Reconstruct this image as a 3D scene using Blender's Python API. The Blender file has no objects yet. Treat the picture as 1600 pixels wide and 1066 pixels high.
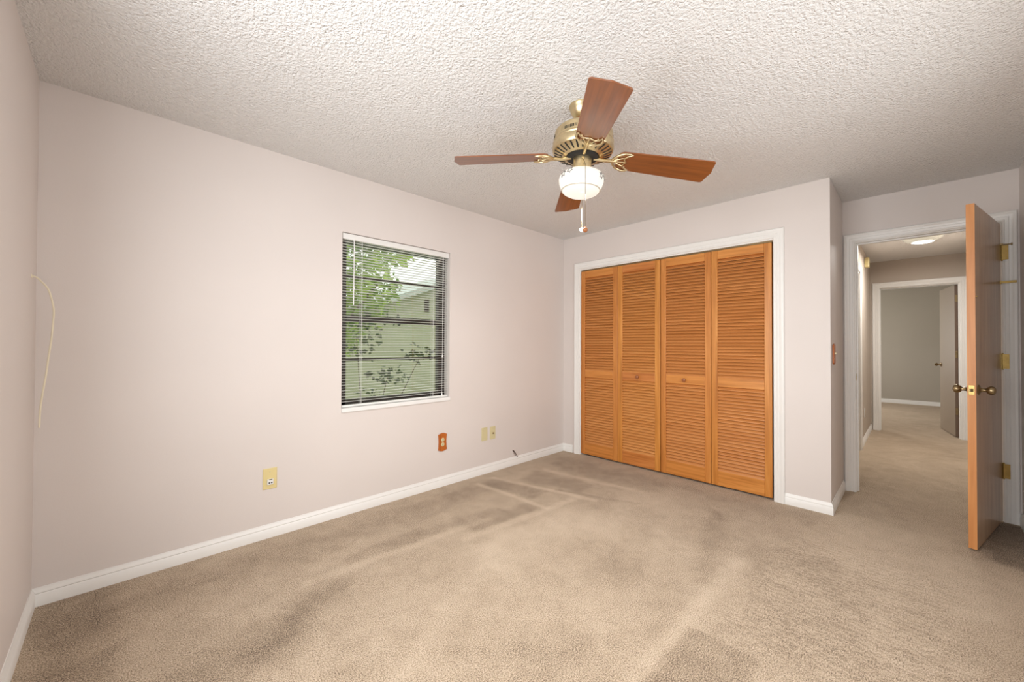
import bpy, bmesh, math, random
from mathutils import Vector, Matrix

# ------------------------------------------------------------------ camera
S = bpy.context.scene
COL = S.collection
R = math.radians
CAM = Vector((0.2853, -2.8528, 1.2132))
YAW, PITCH, ROLL, FPX = R(45.4319), R(0.6057), R(0.194), 618.83
fwd = Vector((math.cos(YAW) * math.cos(PITCH), math.sin(YAW) * math.cos(PITCH), math.sin(PITCH)))
rgt = Vector((math.sin(YAW), -math.cos(YAW), 0))
upv = rgt.cross(fwd)
r2 = rgt * math.cos(ROLL) + upv * math.sin(ROLL)
u2 = -rgt * math.sin(ROLL) + upv * math.cos(ROLL)
cd = bpy.data.cameras.new('camera')
cam = bpy.data.objects.new('camera', cd)
COL.objects.link(cam)
cam.matrix_world = Matrix(((r2.x, u2.x, -fwd.x, CAM.x), (r2.y, u2.y, -fwd.y, CAM.y), (r2.z, u2.z, -fwd.z, CAM.z), (0, 0, 0, 1)))
cd.sensor_width = 36.0
cd.lens = FPX / 1600 * 36.0
cd.clip_start = 0.02
cd.clip_end = 200
S.camera = cam

# ------------------------------------------------------------------ world, light, exposure
S.view_settings.view_transform = 'Standard'
S.view_settings.look = 'None'
S.view_settings.exposure = -0.08
S.view_settings.gamma = 1.0
S.view_settings.use_curve_mapping = False
w = bpy.data.worlds.new('sky')
S.world = w
w.use_nodes = True
bg = w.node_tree.nodes['Background']
bg.inputs[0].default_value = (0.93, 0.97, 1.0, 1)
bg.inputs[1].default_value = 2.1          # flat overcast sky

def area(name, loc, rot, sx, sy, power, col):
    d = bpy.data.lights.new(name, 'AREA')
    d.shape = 'RECTANGLE'; d.size = sx; d.size_y = sy; d.energy = power; d.color = col
    o = bpy.data.objects.new(name, d); COL.objects.link(o)
    o.location = loc; o.rotation_euler = rot
    return o

def point(name, loc, power, col, rad):
    d = bpy.data.lights.new(name, 'POINT')
    d.energy = power; d.color = col; d.shadow_soft_size = rad
    o = bpy.data.objects.new(name, d); COL.objects.link(o); o.location = loc
    return o

# fill lamps added outside made-up windows: two by the camera, one beyond the hall
area('fill_light_left', (-0.16, -1.95, 1.40), (0, R(-90), 0), 1.2, 1.35, 60, (0.96, 0.985, 1.0))
area('fill_light_right', (2.05, -3.54, 1.40), (R(90), 0, 0), 1.4, 1.2, 25, (0.96, 0.985, 1.0))
area('fill_light_far_room', (10.3, -1.0, 1.4), (R(-90), 0, 0), 1.2, 1.2, 42, (1.0, 0.96, 0.90))
HALL_LAMP, FAN_LAMP = 28.0, 13.0

# ------------------------------------------------------------------ measured room
L, W, D, RW, H = 3.936, 2.429, 4.656, 3.364, 2.44
HT = 0.115                                   # stud wall thickness
HX = 8.10                                    # hall end wall
HY = -2.405                                  # hall left wall
FX = 12.1                                    # far room's back wall

# ------------------------------------------------------------------ mesh builder
class MB:
    def __init__(self, M=None):
        self.bm = bmesh.new(); self.M = M or Matrix.Identity(4)
    def v(self, p, M=None):
        q = Vector(p)
        if M is not None: q = M @ q
        return self.bm.verts.new(self.M @ q)
    def face(self, vs):
        try: return self.bm.faces.new(vs)
        except ValueError: return None
    def box(self, a, b, M=None):
        x0, y0, z0 = a; x1, y1, z1 = b
        c = [self.v(p, M) for p in ((x0,y0,z0),(x1,y0,z0),(x1,y1,z0),(x0,y1,z0),(x0,y0,z1),(x1,y0,z1),(x1,y1,z1),(x0,y1,z1))]
        for f in ((0,3,2,1),(4,5,6,7),(0,1,5,4),(1,2,6,5),(2,3,7,6),(3,0,4,7)): self.face([c[i] for i in f])
        return self
    def prism(self, pts, z0, z1, M=None):    # outline in xy, extruded along z
        lo = [self.v((x, y, z0), M) for x, y in pts]; hi = [self.v((x, y, z1), M) for x, y in pts]
        n = len(pts)
        self.face(lo[::-1]); self.face(hi)
        for i in range(n): self.face([lo[i], lo[(i+1) % n], hi[(i+1) % n], hi[i]])
        return self
    def lathe(self, prof, seg=48, M=None):   # profile (r, z)
        rings = []
        for r, z in prof:
            if r < 1e-6: rings.append([self.v((0, 0, z), M)])
            else: rings.append([self.v((r*math.cos(2*math.pi*k/seg), r*math.sin(2*math.pi*k/seg), z), M) for k in range(seg)])
        for a, b in zip(rings, rings[1:]):
            for k in range(seg):
                k2 = (k+1) % seg
                if len(a) == 1 and len(b) == 1: continue
                if len(a) == 1: self.face([a[0], b[k], b[k2]])
                elif len(b) == 1: self.face([a[k], b[0], a[k2]])
                else: self.face([a[k], b[k], b[k2], a[k2]])
        return self
    def tube(self, pts, rad, seg=10, M=None, flat=1.0):
        pts = [Vector(p) for p in pts]; n = len(pts)
        rads = rad if isinstance(rad, (list, tuple)) else [rad]*n
        rings = []; ref = None
        for i, p in enumerate(pts):
            t = (pts[min(i+1, n-1)] - pts[max(i-1, 0)]).normalized()
            if ref is None: ref = Vector((0,0,1)) if abs(t.z) < 0.9 else Vector((1,0,0))
            s = t.cross(ref).normalized(); q = s.cross(t).normalized(); ref = q
            rings.append([self.v(p + s*rads[i]*math.cos(2*math.pi*k/seg) + q*rads[i]*flat*math.sin(2*math.pi*k/seg), M) for k in range(seg)])
        for a, b in zip(rings, rings[1:]):
            for k in range(seg): self.face([a[k], a[(k+1)%seg], b[(k+1)%seg], b[k]])
        self.face(rings[0][::-1]); self.face(rings[-1])
        return self
    def cyl(self, p0, p1, r, seg=16, M=None): return self.tube([p0, p1], r, seg, M)
    def sphere(self, c, r, seg=16, M=None, sz=1.0):
        T = Matrix.Translation(Vector(c)); T = M @ T if M is not None else T
        n = 10
        return self.lathe([(r*math.sin(math.pi*i/n), r*sz*math.cos(math.pi*i/n)) for i in range(n+1)], seg, T)
    def sweep(self, stations, closed=True):  # lists of world points, same length
        rings = [[self.v(p) for p in s] for s in stations]
        n = len(rings[0])
        for a, b in zip(rings, rings[1:]):
            for k in range(n if closed else n-1): self.face([a[k], a[(k+1)%n], b[(k+1)%n], b[k]])
        if closed: self.face(rings[0][::-1]); self.face(rings[-1])
        return self
    def build(self, name, mat, parent=None, smooth=None, bevel=0.0, fix=True):
        if fix: bmesh.ops.recalc_face_normals(self.bm, faces=self.bm.faces)
        me = bpy.data.meshes.new(name); self.bm.to_mesh(me); self.bm.free()
        o = bpy.data.objects.new(name, me); COL.objects.link(o)
        for m in (mat if isinstance(mat, (list, tuple)) else [mat]): me.materials.append(m)
        if smooth is not None:
            me.polygons.foreach_set('use_smooth', [True]*len(me.polygons))
            try: me.set_sharp_from_angle(angle=R(smooth))
            except Exception: pass
        if bevel:
            b = o.modifiers.new('edge', 'BEVEL'); b.width = bevel; b.segments = 2; b.limit_method = 'ANGLE'; b.angle_limit = R(40)
        if parent is not None: o.parent = parent
        return o

def tag(o, label, cat, group=None, kind=None):
    o['label'] = label; o['category'] = cat
    if group: o['group'] = group
    if kind: o['kind'] = kind
    return o

def empty(name, loc=(0,0,0), rz=0.0):
    o = bpy.data.objects.new(name, None); COL.objects.link(o)
    o.empty_display_size = 0.1; o.location = loc; o.rotation_euler = (0, 0, rz)
    return o

# ------------------------------------------------------------------ materials
def newmat(name):
    m = bpy.data.materials.new(name); m.use_nodes = True
    nt = m.node_tree
    return m, nt, nt.nodes['Principled BSDF']

def lin(r, g, b):                           # sRGB 0-255 to linear
    f = lambda c: (c/255/12.92) if c/255 <= 0.04045 else ((c/255+0.055)/1.055)**2.4
    return (f(r), f(g), f(b), 1)

def plain(name, col, rough=0.5, metal=0.0, spec=0.5, emit=None, estr=0.0):
    m, nt, p = newmat(name)
    p.inputs['Base Color'].default_value = col
    p.inputs['Roughness'].default_value = rough
    p.inputs['Metallic'].default_value = metal
    p.inputs['Specular IOR Level'].default_value = spec
    if emit: p.inputs['Emission Color'].default_value = emit; p.inputs['Emission Strength'].default_value = estr
    return m

def N(nt, typ, **kw):
    n = nt.nodes.new(typ)
    for k, v in kw.items():
        if k in n.inputs: n.inputs[k].default_value = v
        else: setattr(n, k, v)
    return n

def coords(nt, scale=(1,1,1), rot=(0,0,0)):
    tc = N(nt, 'ShaderNodeTexCoord'); mp = N(nt, 'ShaderNodeMapping')
    mp.inputs['Scale'].default_value = scale; mp.inputs['Rotation'].default_value = rot
    nt.links.new(tc.outputs['Object'], mp.inputs['Vector'])
    return mp.outputs['Vector']

def noise(nt, vec, scale, detail=2.0, rough=0.5, dist=0.0):
    n = N(nt, 'ShaderNodeTexNoise'); n.inputs['Scale'].default_value = scale; n.inputs['Detail'].default_value = detail
    n.inputs['Roughness'].default_value = rough; n.inputs['Distortion'].default_value = dist
    nt.links.new(vec, n.inputs['Vector'])
    return n.outputs['Fac']

def ramp(nt, fac, stops):
    r = N(nt, 'ShaderNodeValToRGB'); e = r.color_ramp.elements
    while len(e) < len(stops): e.new(0.5)
    for k, (pos, col) in enumerate(stops): e[k].position = pos; e[k].color = col
    nt.links.new(fac, r.inputs['Fac'])
    return r.outputs['Color']

def bump(nt, p, h, strength, dist):
    b = N(nt, 'ShaderNodeBump'); b.inputs['Strength'].default_value = strength; b.inputs['Distance'].default_value = dist
    nt.links.new(h, b.inputs['Height']); nt.links.new(b.outputs['Normal'], p.inputs['Normal'])

def mathn(nt, op, a, b=None, c=None):
    m = N(nt, 'ShaderNodeMath', operation=op)
    for i, x in enumerate((a, b, c)):
        if x is None: continue
        if isinstance(x, (int, float)): m.inputs[i].default_value = x
        else: nt.links.new(x, m.inputs[i])
    return m.outputs[0]

def painted(name, col, rough=0.6, bstr=0.12, bscale=160, spec=0.3):
    m, nt, p = newmat(name)
    v = coords(nt)
    f = noise(nt, v, 1.3, 2)
    c = ramp(nt, f, [(0.3, tuple(x*0.975 for x in col[:3]) + (1,)), (0.7, tuple(min(1, x*1.02) for x in col[:3]) + (1,))])
    nt.links.new(c, p.inputs['Base Color'])
    p.inputs['Roughness'].default_value = rough; p.inputs['Specular IOR Level'].default_value = spec
    bump(nt, p, noise(nt, v, bscale, 3), bstr, 0.002)
    return m

def popcorn():
    m, nt, p = newmat('popcorn_ceiling')
    v = coords(nt)
    a = noise(nt, v, 80, 2, 0.55, 0.2)
    b = noise(nt, v, 190, 2, 0.5)
    h = mathn(nt, 'ADD', a, mathn(nt, 'MULTIPLY', b, 0.35))
    p.inputs['Base Color'].default_value = (0.83, 0.815, 0.80, 1)
    p.inputs['Roughness'].default_value = 0.9; p.inputs['Specular IOR Level'].default_value = 0.1
    bump(nt, p, h, 1.0, 0.015)
    return m

def wood(name, dark, mid, light, axis='Z', rough=0.35, scale=1.0, coat=0.0, spec=0.5, variety=False):
    """grain running along AXIS of the object"""
    m, nt, p = newmat(name)
    k = {'X': (2.0, 45, 45), 'Y': (45, 2.0, 45), 'Z': (45, 45, 2.0)}[axis]
    v = coords(nt, tuple(x*scale for x in k))
    f1 = noise(nt, v, 1.0, 5, 0.6, 0.6)
    k2 = {'X': (0.8, 9, 9), 'Y': (9, 0.8, 9), 'Z': (9, 9, 0.8)}[axis]
    f2 = noise(nt, coords(nt, tuple(x*scale for x in k2)), 1.0, 2, 0.5, 1.5)
    f = mathn(nt, 'ADD', mathn(nt, 'MULTIPLY', f1, 0.6), mathn(nt, 'MULTIPLY', f2, 0.4))
    c = ramp(nt, f, [(0.30, dark), (0.5, mid), (0.70, light)])
    if variety:                               # boards differ a little in tone
        oi = N(nt, 'ShaderNodeObjectInfo'); hs_ = N(nt, 'ShaderNodeHueSaturation')
        nt.links.new(mathn(nt, 'MULTIPLY_ADD', oi.outputs['Random'], -0.008, 0.502), hs_.inputs['Hue'])
        nt.links.new(mathn(nt, 'MULTIPLY_ADD', oi.outputs['Random'], -0.12, 1.02), hs_.inputs['Value'])
        nt.links.new(c, hs_.inputs['Color']); c = hs_.outputs['Color']
    nt.links.new(c, p.inputs['Base Color'])
    p.inputs['Roughness'].default_value = rough; p.inputs['Specular IOR Level'].default_value = spec
    p.inputs['Coat Weight'].default_value = coat; p.inputs['Coat Roughness'].default_value = 0.25; p.inputs['Coat IOR'].default_value = 1.7 if coat > 0.5 else 1.5
    bump(nt, p, f1, 0.08, 0.001)
    return m

def brushed(name, col, rough):
    m, nt, p = newmat(name)
    v = coords(nt)
    f = noise(nt, v, 30, 3)
    c = ramp(nt, f, [(0.3, tuple(x*0.78 for x in col[:3]) + (1,)), (0.7, col)])
    nt.links.new(c, p.inputs['Base Color'])
    p.inputs['Metallic'].default_value = 1.0; p.inputs['Roughness'].default_value = rough
    return m

def clear_glass():
    m = bpy.data.materials.new('window_glass'); m.use_nodes = True; nt = m.node_tree
    for n in list(nt.nodes): nt.nodes.remove(n)
    out = N(nt, 'ShaderNodeOutputMaterial'); mx = N(nt, 'ShaderNodeMixShader')
    t = N(nt, 'ShaderNodeBsdfTransparent'); g = N(nt, 'ShaderNodeBsdfGlossy')
    t.inputs['Color'].default_value = (0.93, 0.95, 0.90, 1); g.inputs['Roughness'].default_value = 0.02
    g.inputs['Color'].default_value = (0.8, 0.8, 0.8, 1)
    mx.inputs['Fac'].default_value = 0.08
    nt.links.new(t.outputs[0], mx.inputs[1]); nt.links.new(g.outputs[0], mx.inputs[2]); nt.links.new(mx.outputs[0], out.inputs['Surface'])
    return m

# worn and brushed lanes, a stain and other tone patches in the carpet colour: (cx, cy, half_x, half_y, angle, softness, amount)
PILE_TONES = [
    (1.66, -2.292, 0.395, 0.137, 0, 0.015, -0.19),
    (2.62, -2.46, 0.52, 0.22, 12, 0.05, -0.10),
    (1.9, -2.14, 0.9, 0.035, 0, 0.03, 0.18),
    (3.55, -2.72, 0.45, 0.25, 0, 0.12, 0.14),
    (4.2, -3.30, 0.42, 0.16, 0, 0.05, -0.45),  # darker patch behind the open door
    (3.35, -3.12, 0.35, 0.18, 8, 0.1, 0.15),
    (2.53, -0.55, 0.022, 0.40, 4, 0.02, 0.26),
    (2.68, -0.45, 0.11, 0.28, 6, 0.03, -0.22),
    (2.83, -0.62, 0.026, 0.50, 13, 0.02, 0.28),
    (3.05, -0.60, 0.14, 0.30, 10, 0.05, -0.20),
    (3.30, -0.8, 0.03, 0.5, 8, 0.03, 0.20),
    (3.55, -0.75, 0.16, 0.60, 0, 0.08, -0.14),
    (2.22, -0.80, 0.30, 0.07, -5, 0.03, -0.20),
    (1.75, -0.64, 0.55, 0.05, -4, 0.035, -0.15),
    (1.55, -0.72, 0.60, 0.03, -4, 0.02, 0.16),
    (2.35, -0.92, 0.55, 0.03, -5, 0.02, 0.18),
    (1.35, -1.35, 0.9, 0.05, 28, 0.06, 0.12),
    (3.0, -1.05, 0.02, 0.35, 20, 0.02, -0.16),
    (2.55, -1.62, 0.55, 0.10, 14, 0.06, -0.13),
    (1.15, -1.85, 0.5, 0.10, 0, 0.08, -0.10),
    (2.2, -1.15, 0.5, 0.16, 0, 0.1, 0.20),
    (2.9, -1.45, 0.5, 0.22, 10, 0.12, 0.15),
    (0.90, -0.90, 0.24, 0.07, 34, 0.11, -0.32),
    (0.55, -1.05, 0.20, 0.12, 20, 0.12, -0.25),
    (1.3, -0.28, 1.3, 0.13, 0, 0.1, -0.16),  # darker strip along the window wall
    (0.16, -0.9, 0.11, 0.9, 0, 0.06, -0.22),  # darker strip along the left wall
    (3.72, -1.6, 0.10, 0.8, 0, 0.1, -0.1),  # darker strip along the closet front
    (2.9, -1.98, 0.5, 0.06, 12, 0.06, -0.18),
]

def carpet():
    m, nt, p = newmat('carpet_pile')
    v = coords(nt)
    sep = N(nt, 'ShaderNodeSeparateXYZ'); nt.links.new(v, sep.inputs[0])
    rag = mathn(nt, 'MULTIPLY_ADD', noise(nt, v, 60, 3, 0.8), 0.06, -0.03)
    wob = noise(nt, v, 3.0, 3, 0.6)
    wob2 = noise(nt, v, 2.3, 3, 0.6, 1.0)
    X = mathn(nt, 'ADD', mathn(nt, 'ADD', sep.outputs[0], rag), mathn(nt, 'MULTIPLY_ADD', wob, 0.20, -0.10))
    Y = mathn(nt, 'ADD', mathn(nt, 'ADD', sep.outputs[1], rag), mathn(nt, 'MULTIPLY_ADD', wob2, 0.20, -0.10))
    X0 = mathn(nt, 'ADD', mathn(nt, 'ADD', sep.outputs[0], rag), mathn(nt, 'MULTIPLY_ADD', wob, 0.06, -0.03))
    Y0 = mathn(nt, 'ADD', mathn(nt, 'ADD', sep.outputs[1], rag), mathn(nt, 'MULTIPLY_ADD', wob2, 0.06, -0.03))
    tot = None
    for i, (cx, cy, hx, hy, ang, soft, amt) in enumerate(PILE_TONES):
        xx, yy = (X0, Y0) if soft <= 0.03 else (X, Y)
        dx = mathn(nt, 'SUBTRACT', xx, cx); dy = mathn(nt, 'SUBTRACT', yy, cy)
        c, s = math.cos(R(ang)), math.sin(R(ang))
        uu = mathn(nt, 'MULTIPLY_ADD', dx, c, mathn(nt, 'MULTIPLY', dy, s))
        vv = mathn(nt, 'MULTIPLY_ADD', dy, c, mathn(nt, 'MULTIPLY', dx, -s))
        def edge(q, h):
            mr = N(nt, 'ShaderNodeMapRange', interpolation_type='SMOOTHSTEP')
            nt.links.new(mathn(nt, 'ABSOLUTE', q), mr.inputs['Value'])
            mr.inputs['From Min'].default_value = h - soft; mr.inputs['From Max'].default_value = h + soft
            mr.inputs['To Min'].default_value = 1.0; mr.inputs['To Max'].default_value = 0.0
            return mr.outputs[0]
        msk = mathn(nt, 'MULTIPLY', mathn(nt, 'MULTIPLY', edge(uu, hx), edge(vv, hy)), amt)
        tot = msk if tot is None else mathn(nt, 'ADD', tot, msk)
    # combed rows across the middle of the floor
    wv = N(nt, 'ShaderNodeTexWave', wave_type='BANDS', bands_direction='X')
    wv.inputs['Scale'].default_value = 9.0; wv.inputs['Distortion'].default_value = 8.0; wv.inputs['Detail'].default_value = 2.0
    wv.inputs['Detail Scale'].default_value = 3.0
    nt.links.new(v, wv.inputs['Vector'])
    mr = N(nt, 'ShaderNodeMapRange', interpolation_type='SMOOTHSTEP')
    nt.links.new(mathn(nt, 'ABSOLUTE', mathn(nt, 'SUBTRACT', Y, -2.62)), mr.inputs['Value'])
    mr.inputs['From Min'].default_value = 0.25; mr.inputs['From Max'].default_value = 0.5; mr.inputs['To Min'].default_value = 1; mr.inputs['To Max'].default_value = 0
    mr2 = N(nt, 'ShaderNodeMapRange', interpolation_type='SMOOTHSTEP')
    nt.links.new(mathn(nt, 'ABSOLUTE', mathn(nt, 'SUBTRACT', X, 2.75)), mr2.inputs['Value'])
    mr2.inputs['From Min'].default_value = 0.5; mr2.inputs['From Max'].default_value = 0.8; mr2.inputs['To Min'].default_value = 1; mr2.inputs['To Max'].default_value = 0
    rows = mathn(nt, 'MULTIPLY', mathn(nt, 'MULTIPLY', mr.outputs[0], mr2.outputs[0]), mathn(nt, 'MULTIPLY_ADD', wv.outputs['Fac'], 0.26, -0.13))
    tot = mathn(nt, 'ADD', tot, rows)
    big = mathn(nt, 'MULTIPLY_ADD', noise(nt, v, 2.1, 4, 0.6, 0.4), 0.9, -0.45)
    grain = noise(nt, v, 200, 3, 0.75)
    fine = noise(nt, v, 420, 2, 0.6)
    tuft = mathn(nt, 'ADD', mathn(nt, 'MULTIPLY', grain, 0.65), mathn(nt, 'MULTIPLY', fine, 0.35))
    mot = noise(nt, coords(nt, (1, 1, 1), (0, 0, R(25))), 9.0, 4, 0.7, 0.5)
    big = mathn(nt, 'ADD', big, mathn(nt, 'MULTIPLY_ADD', mot, 1.4, -0.70))
    g = mathn(nt, 'MULTIPLY_ADD', tuft, 5.6, -2.8)
    f = mathn(nt, 'ADD', mathn(nt, 'ADD', mathn(nt, 'MULTIPLY', tot, 0.85), mathn(nt, 'MULTIPLY', big, 0.35)), mathn(nt, 'ADD', g, 0.55))
    c = ramp(nt, f, [(0.0, lin(88, 72, 58)), (0.30, lin(161, 140, 117)), (0.62, lin(199, 177, 151)), (1.0, lin(223, 205, 183))])
    nt.links.new(c, p.inputs['Base Color'])
    p.inputs['Roughness'].default_value = 1.0; p.inputs['Specular IOR Level'].default_value = 0.05
    p.inputs['Sheen Weight'].default_value = 0.15
    bump(nt, p, tuft, 0.8, 0.007)
    return m

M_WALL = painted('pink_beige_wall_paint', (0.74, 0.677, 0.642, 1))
M_HALL = painted('hall_shade_wall_paint', (0.52, 0.45, 0.385, 1))  # bedroom wall paint, darkened in colour for the dim hall
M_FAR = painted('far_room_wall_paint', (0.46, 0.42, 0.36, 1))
M_CEIL = popcorn()
M_TRIM = painted('white_trim_paint', (0.86, 0.845, 0.815, 1), 0.35, 0.03, 60, 0.5)
M_CARPET = carpet()
M_PINE_V = wood('orange_pine_upright', lin(168, 100, 34), lin(204, 134, 58), lin(224, 158, 82), 'Z', 0.38, variety=True)
M_PINE_H = wood('orange_pine_level', lin(166, 98, 36), lin(202, 130, 60), lin(222, 152, 80), 'Y', 0.38, variety=True)
M_PINE_L = wood('orange_pine_louver', lin(196, 128, 62), lin(208, 141, 74), lin(218, 153, 86), 'Y', 0.42, variety=True)
M_DOOR = wood('brown_door_veneer', lin(176, 142, 112), lin(200, 166, 134), lin(222, 192, 160), 'Z', 0.30, 1.0, 0.3)
M_DEDGE = wood('orange_door_edge', lin(196, 128, 72), lin(214, 146, 86), lin(226, 162, 102), 'Z', 0.4)
M_BLADE = wood('cherry_blade', lin(92, 46, 14), lin(124, 66, 22), lin(142, 80, 32), 'X', 0.40, 1.2, 0.6)
M_BRASS = brushed('antique_brass', (0.76, 0.62, 0.38, 1), 0.34)
M_BRASSD = brushed('dark_antique_brass', (0.36, 0.27, 0.15, 1), 0.30)
M_BRASSB = brushed('yellow_brass', (0.46, 0.33, 0.12, 1), 0.28)
M_DARK = plain('dark_slot', (0.012, 0.010, 0.008, 1), 0.7)
M_BRONZE = plain('bronze_aluminium', lin(52, 44, 38), 0.4, 0.3)
M_GLASS = clear_glass()
M_BLIND = plain('white_blind_vinyl', (0.84, 0.83, 0.80, 1), 0.45)
M_CORD = plain('white_cord', (0.82, 0.81, 0.78, 1), 0.7)
M_MARBLE = painted('white_marble_sill', (0.85, 0.84, 0.82, 1), 0.55, 0.0, 20)
M_CREAM = plain('cream_plastic', lin(226, 208, 150), 0.35)
M_IVORY = plain('ivory_plastic', lin(214, 203, 160), 0.35)
M_WHITE = plain('white_plastic', (0.85, 0.84, 0.82, 1), 0.35)
M_PLATEW = wood('orange_wood_plate', lin(156, 78, 22), lin(186, 102, 38), lin(206, 122, 56), 'Z', 0.35)
M_CABLE = plain('cream_cable', lin(236, 226, 200), 0.5)
M_WIRE = plain('brown_wire', lin(70, 50, 40), 0.5)
M_KNOBW = plain('brown_wood_knob', lin(150, 90, 50), 0.4)
M_FARDOOR = plain('taupe_door_paint', lin(160, 144, 126), 0.5)
M_FAREDGE = plain('brown_door_edge', lin(112, 92, 78), 0.5)

def globe_mat():
    m, nt, p = newmat('lit_white_glass')
    p.inputs['Base Color'].default_value = (0.32, 0.31, 0.30, 1); p.inputs['Roughness'].default_value = 0.15
    p.inputs['Emission Color'].default_value = (1.0, 0.93, 0.80, 1); p.inputs['Emission Strength'].default_value = 0.78
    return m
M_GLOBE = globe_mat()

# ------------------------------------------------------------------ structure
def structure(o, label, cat): return tag(o, label, cat, None, 'structure')

structure(MB().box((-0.3, -5.2, -0.10), (FX + 0.2, 0.0, 0.0)).build('floor', M_CARPET), 'beige brown cut pile carpet with brushed lanes across bedroom and hall', 'floor')
structure(MB().box((-0.12, -RW - 0.12, H), (D + HT, 0.15, H + 0.12)).build('ceiling', M_CEIL), 'white popcorn textured bedroom ceiling', 'ceiling')
structure(MB().box((D + HT, -4.8, H), (FX + 0.12, -0.8, H + 0.12)).build('ceiling_hall', M_CEIL), 'white textured hall ceiling seen through the doorway', 'ceiling')

WX0, WX1, WZ0, WZ1 = 1.398, 2.331, 0.730, 2.020      # window opening
b = MB()
b.box((-0.12, 0, 0), (WX0, 0.15, H)).box((WX1, 0, 0), (L + HT, 0.15, H))
b.box((WX0, 0, 0), (WX1, 0.15, WZ0)).box((WX0, 0, WZ1), (WX1, 0.15, H))
b.box((L + HT, 0, 0), (D + HT, 0.15, H))
structure(b.build('wall_back', M_WALL), 'pale pink beige wall with the window and outlets', 'wall')

b = MB()                                              # left wall, with an opening for an added, unseen window
b.box((-0.12, -1.25, 0), (0, 0, H)).box((-0.12, -RW - 0.12, 0), (0, -2.65, H))
b.box((-0.12, -2.65, 0), (0, -1.25, 0.78)).box((-0.12, -2.65, 2.02), (0, -1.25, H))
structure(b.build('wall_left', M_WALL), 'pale pink beige side wall the cream cable hangs from', 'wall')

b = MB()                                              # right wall, with an opening for an added window out of view
b.box((0, -RW - 0.12, 0), (1.30, -RW, H)).box((2.80, -RW - 0.12, 0), (D + HT, -RW, H))
b.box((1.30, -RW - 0.12, 0), (2.80, -RW, 0.78)).box((1.30, -RW - 0.12, 2.02), (2.80, -RW, H))
structure(b.build('wall_right', M_WALL), 'pale pink beige wall beside the hinge side of the open door', 'wall')

CY0, CY1, CZ = -0.228, -2.083, 2.062                  # closet opening
b = MB()
b.box((L, CY0, 0), (L + HT, 0, H)).box((L, -W, 0), (L + HT, CY1, H)).box((L, CY1, CZ), (L + HT, CY0, H))
structure(b.build('wall_closet', M_WALL), 'pale pink beige wall framing the louvered closet', 'wall')
structure(MB().box((L + HT, -W, 0), (D, -W + HT, H)).build('wall_closet_side', M_WALL), 'narrow shaded wall return between closet and doorway with the light switch', 'wall')

DY0, DY1, DZ = -2.513, -3.278, 2.078                  # bedroom doorway
b = MB()
b.box((D, DY0 + 0.018, 0), (D + HT, 0, H)).box((D, -RW, 0), (D + HT, DY1 - 0.018, H)).box((D, DY1 - 0.018, DZ + 0.018), (D + HT, DY0 + 0.018, H))
structure(b.build('wall_door', M_WALL), 'pale pink beige wall above and around the bedroom doorway', 'wall')

# hall and far room shell
SX0, SX1, SZ = 5.66, 6.43, 2.08
b = MB()
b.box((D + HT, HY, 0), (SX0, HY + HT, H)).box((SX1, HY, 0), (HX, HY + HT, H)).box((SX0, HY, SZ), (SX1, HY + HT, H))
structure(b.build('wall_hall_left', M_HALL), 'shade-darkened hall wall with the chime box', 'wall')
structure(MB().box((D + HT, -RW - 0.12, 0), (HX, -RW, H)).build('wall_hall_right', M_HALL), 'shade-darkened hall wall behind the open brown door', 'wall')
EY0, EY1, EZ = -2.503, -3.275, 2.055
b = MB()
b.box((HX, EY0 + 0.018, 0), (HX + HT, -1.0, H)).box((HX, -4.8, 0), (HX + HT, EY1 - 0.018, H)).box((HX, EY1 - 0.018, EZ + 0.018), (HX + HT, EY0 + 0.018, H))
structure(b.build('wall_hall_end', M_HALL), 'shade-darkened wall at the hall end around the far doorway', 'wall')
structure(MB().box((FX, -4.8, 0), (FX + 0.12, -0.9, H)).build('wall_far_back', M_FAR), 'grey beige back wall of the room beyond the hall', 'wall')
b = MB()  # far left wall, open for an added window that lets fill light in
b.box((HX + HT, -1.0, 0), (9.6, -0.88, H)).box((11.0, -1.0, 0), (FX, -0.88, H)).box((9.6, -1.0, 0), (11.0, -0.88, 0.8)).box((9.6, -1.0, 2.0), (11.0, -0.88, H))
structure(b.build('wall_far_left', M_FAR), 'grey beige wall with an added unseen window in the room beyond the hall', 'wall')
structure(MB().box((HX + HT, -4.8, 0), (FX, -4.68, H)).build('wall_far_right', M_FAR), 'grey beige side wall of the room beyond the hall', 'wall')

# ------------------------------------------------------------------ baseboards and casings
BASE = [(0, 0), (0.013, 0), (0.013, 0.052), (0.0095, 0.057), (0.0115, 0.062), (0.0085, 0.071), (0.004, 0.079), (0.003, 0.084), (0, 0.084)]
def baseboard(name, p0, p1, nrm, ext0=0.0, ext1=0.0, label='', mat=None):
    """nrm points into the room; ext: +1 mitre for an outer corner, -1 for an inner one"""
    p0, p1, nrm = Vector(p0), Vector(p1), Vector(nrm)
    t = (p1 - p0).normalized()
    st = [[p0 + nrm*d - t*(ext0*d) + Vector((0, 0, z)) for d, z in BASE], [p1 + nrm*d + t*(ext1*d) + Vector((0, 0, z)) for d, z in BASE]]
    return structure(MB().sweep(st).build(name, mat or M_TRIM, smooth=35), label, 'baseboard')
baseboard('baseboard_back', (0, 0, 0), (L, 0, 0), (0, -1, 0), -1, -1, 'white moulded baseboard along the window wall')
baseboard('baseboard_left', (0, -RW, 0), (0, 0, 0), (1, 0, 0), -1, -1, 'white moulded baseboard along the cable wall')
baseboard('baseboard_right', (0, -RW, 0), (D, -RW, 0), (0, 1, 0), -1, -1, 'white moulded baseboard behind the open brown door')
baseboard('baseboard_closet_left', (L, 0, 0), (L, -0.136, 0), (-1, 0, 0), -1, 0, 'short white baseboard between room corner and closet casing')
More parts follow.
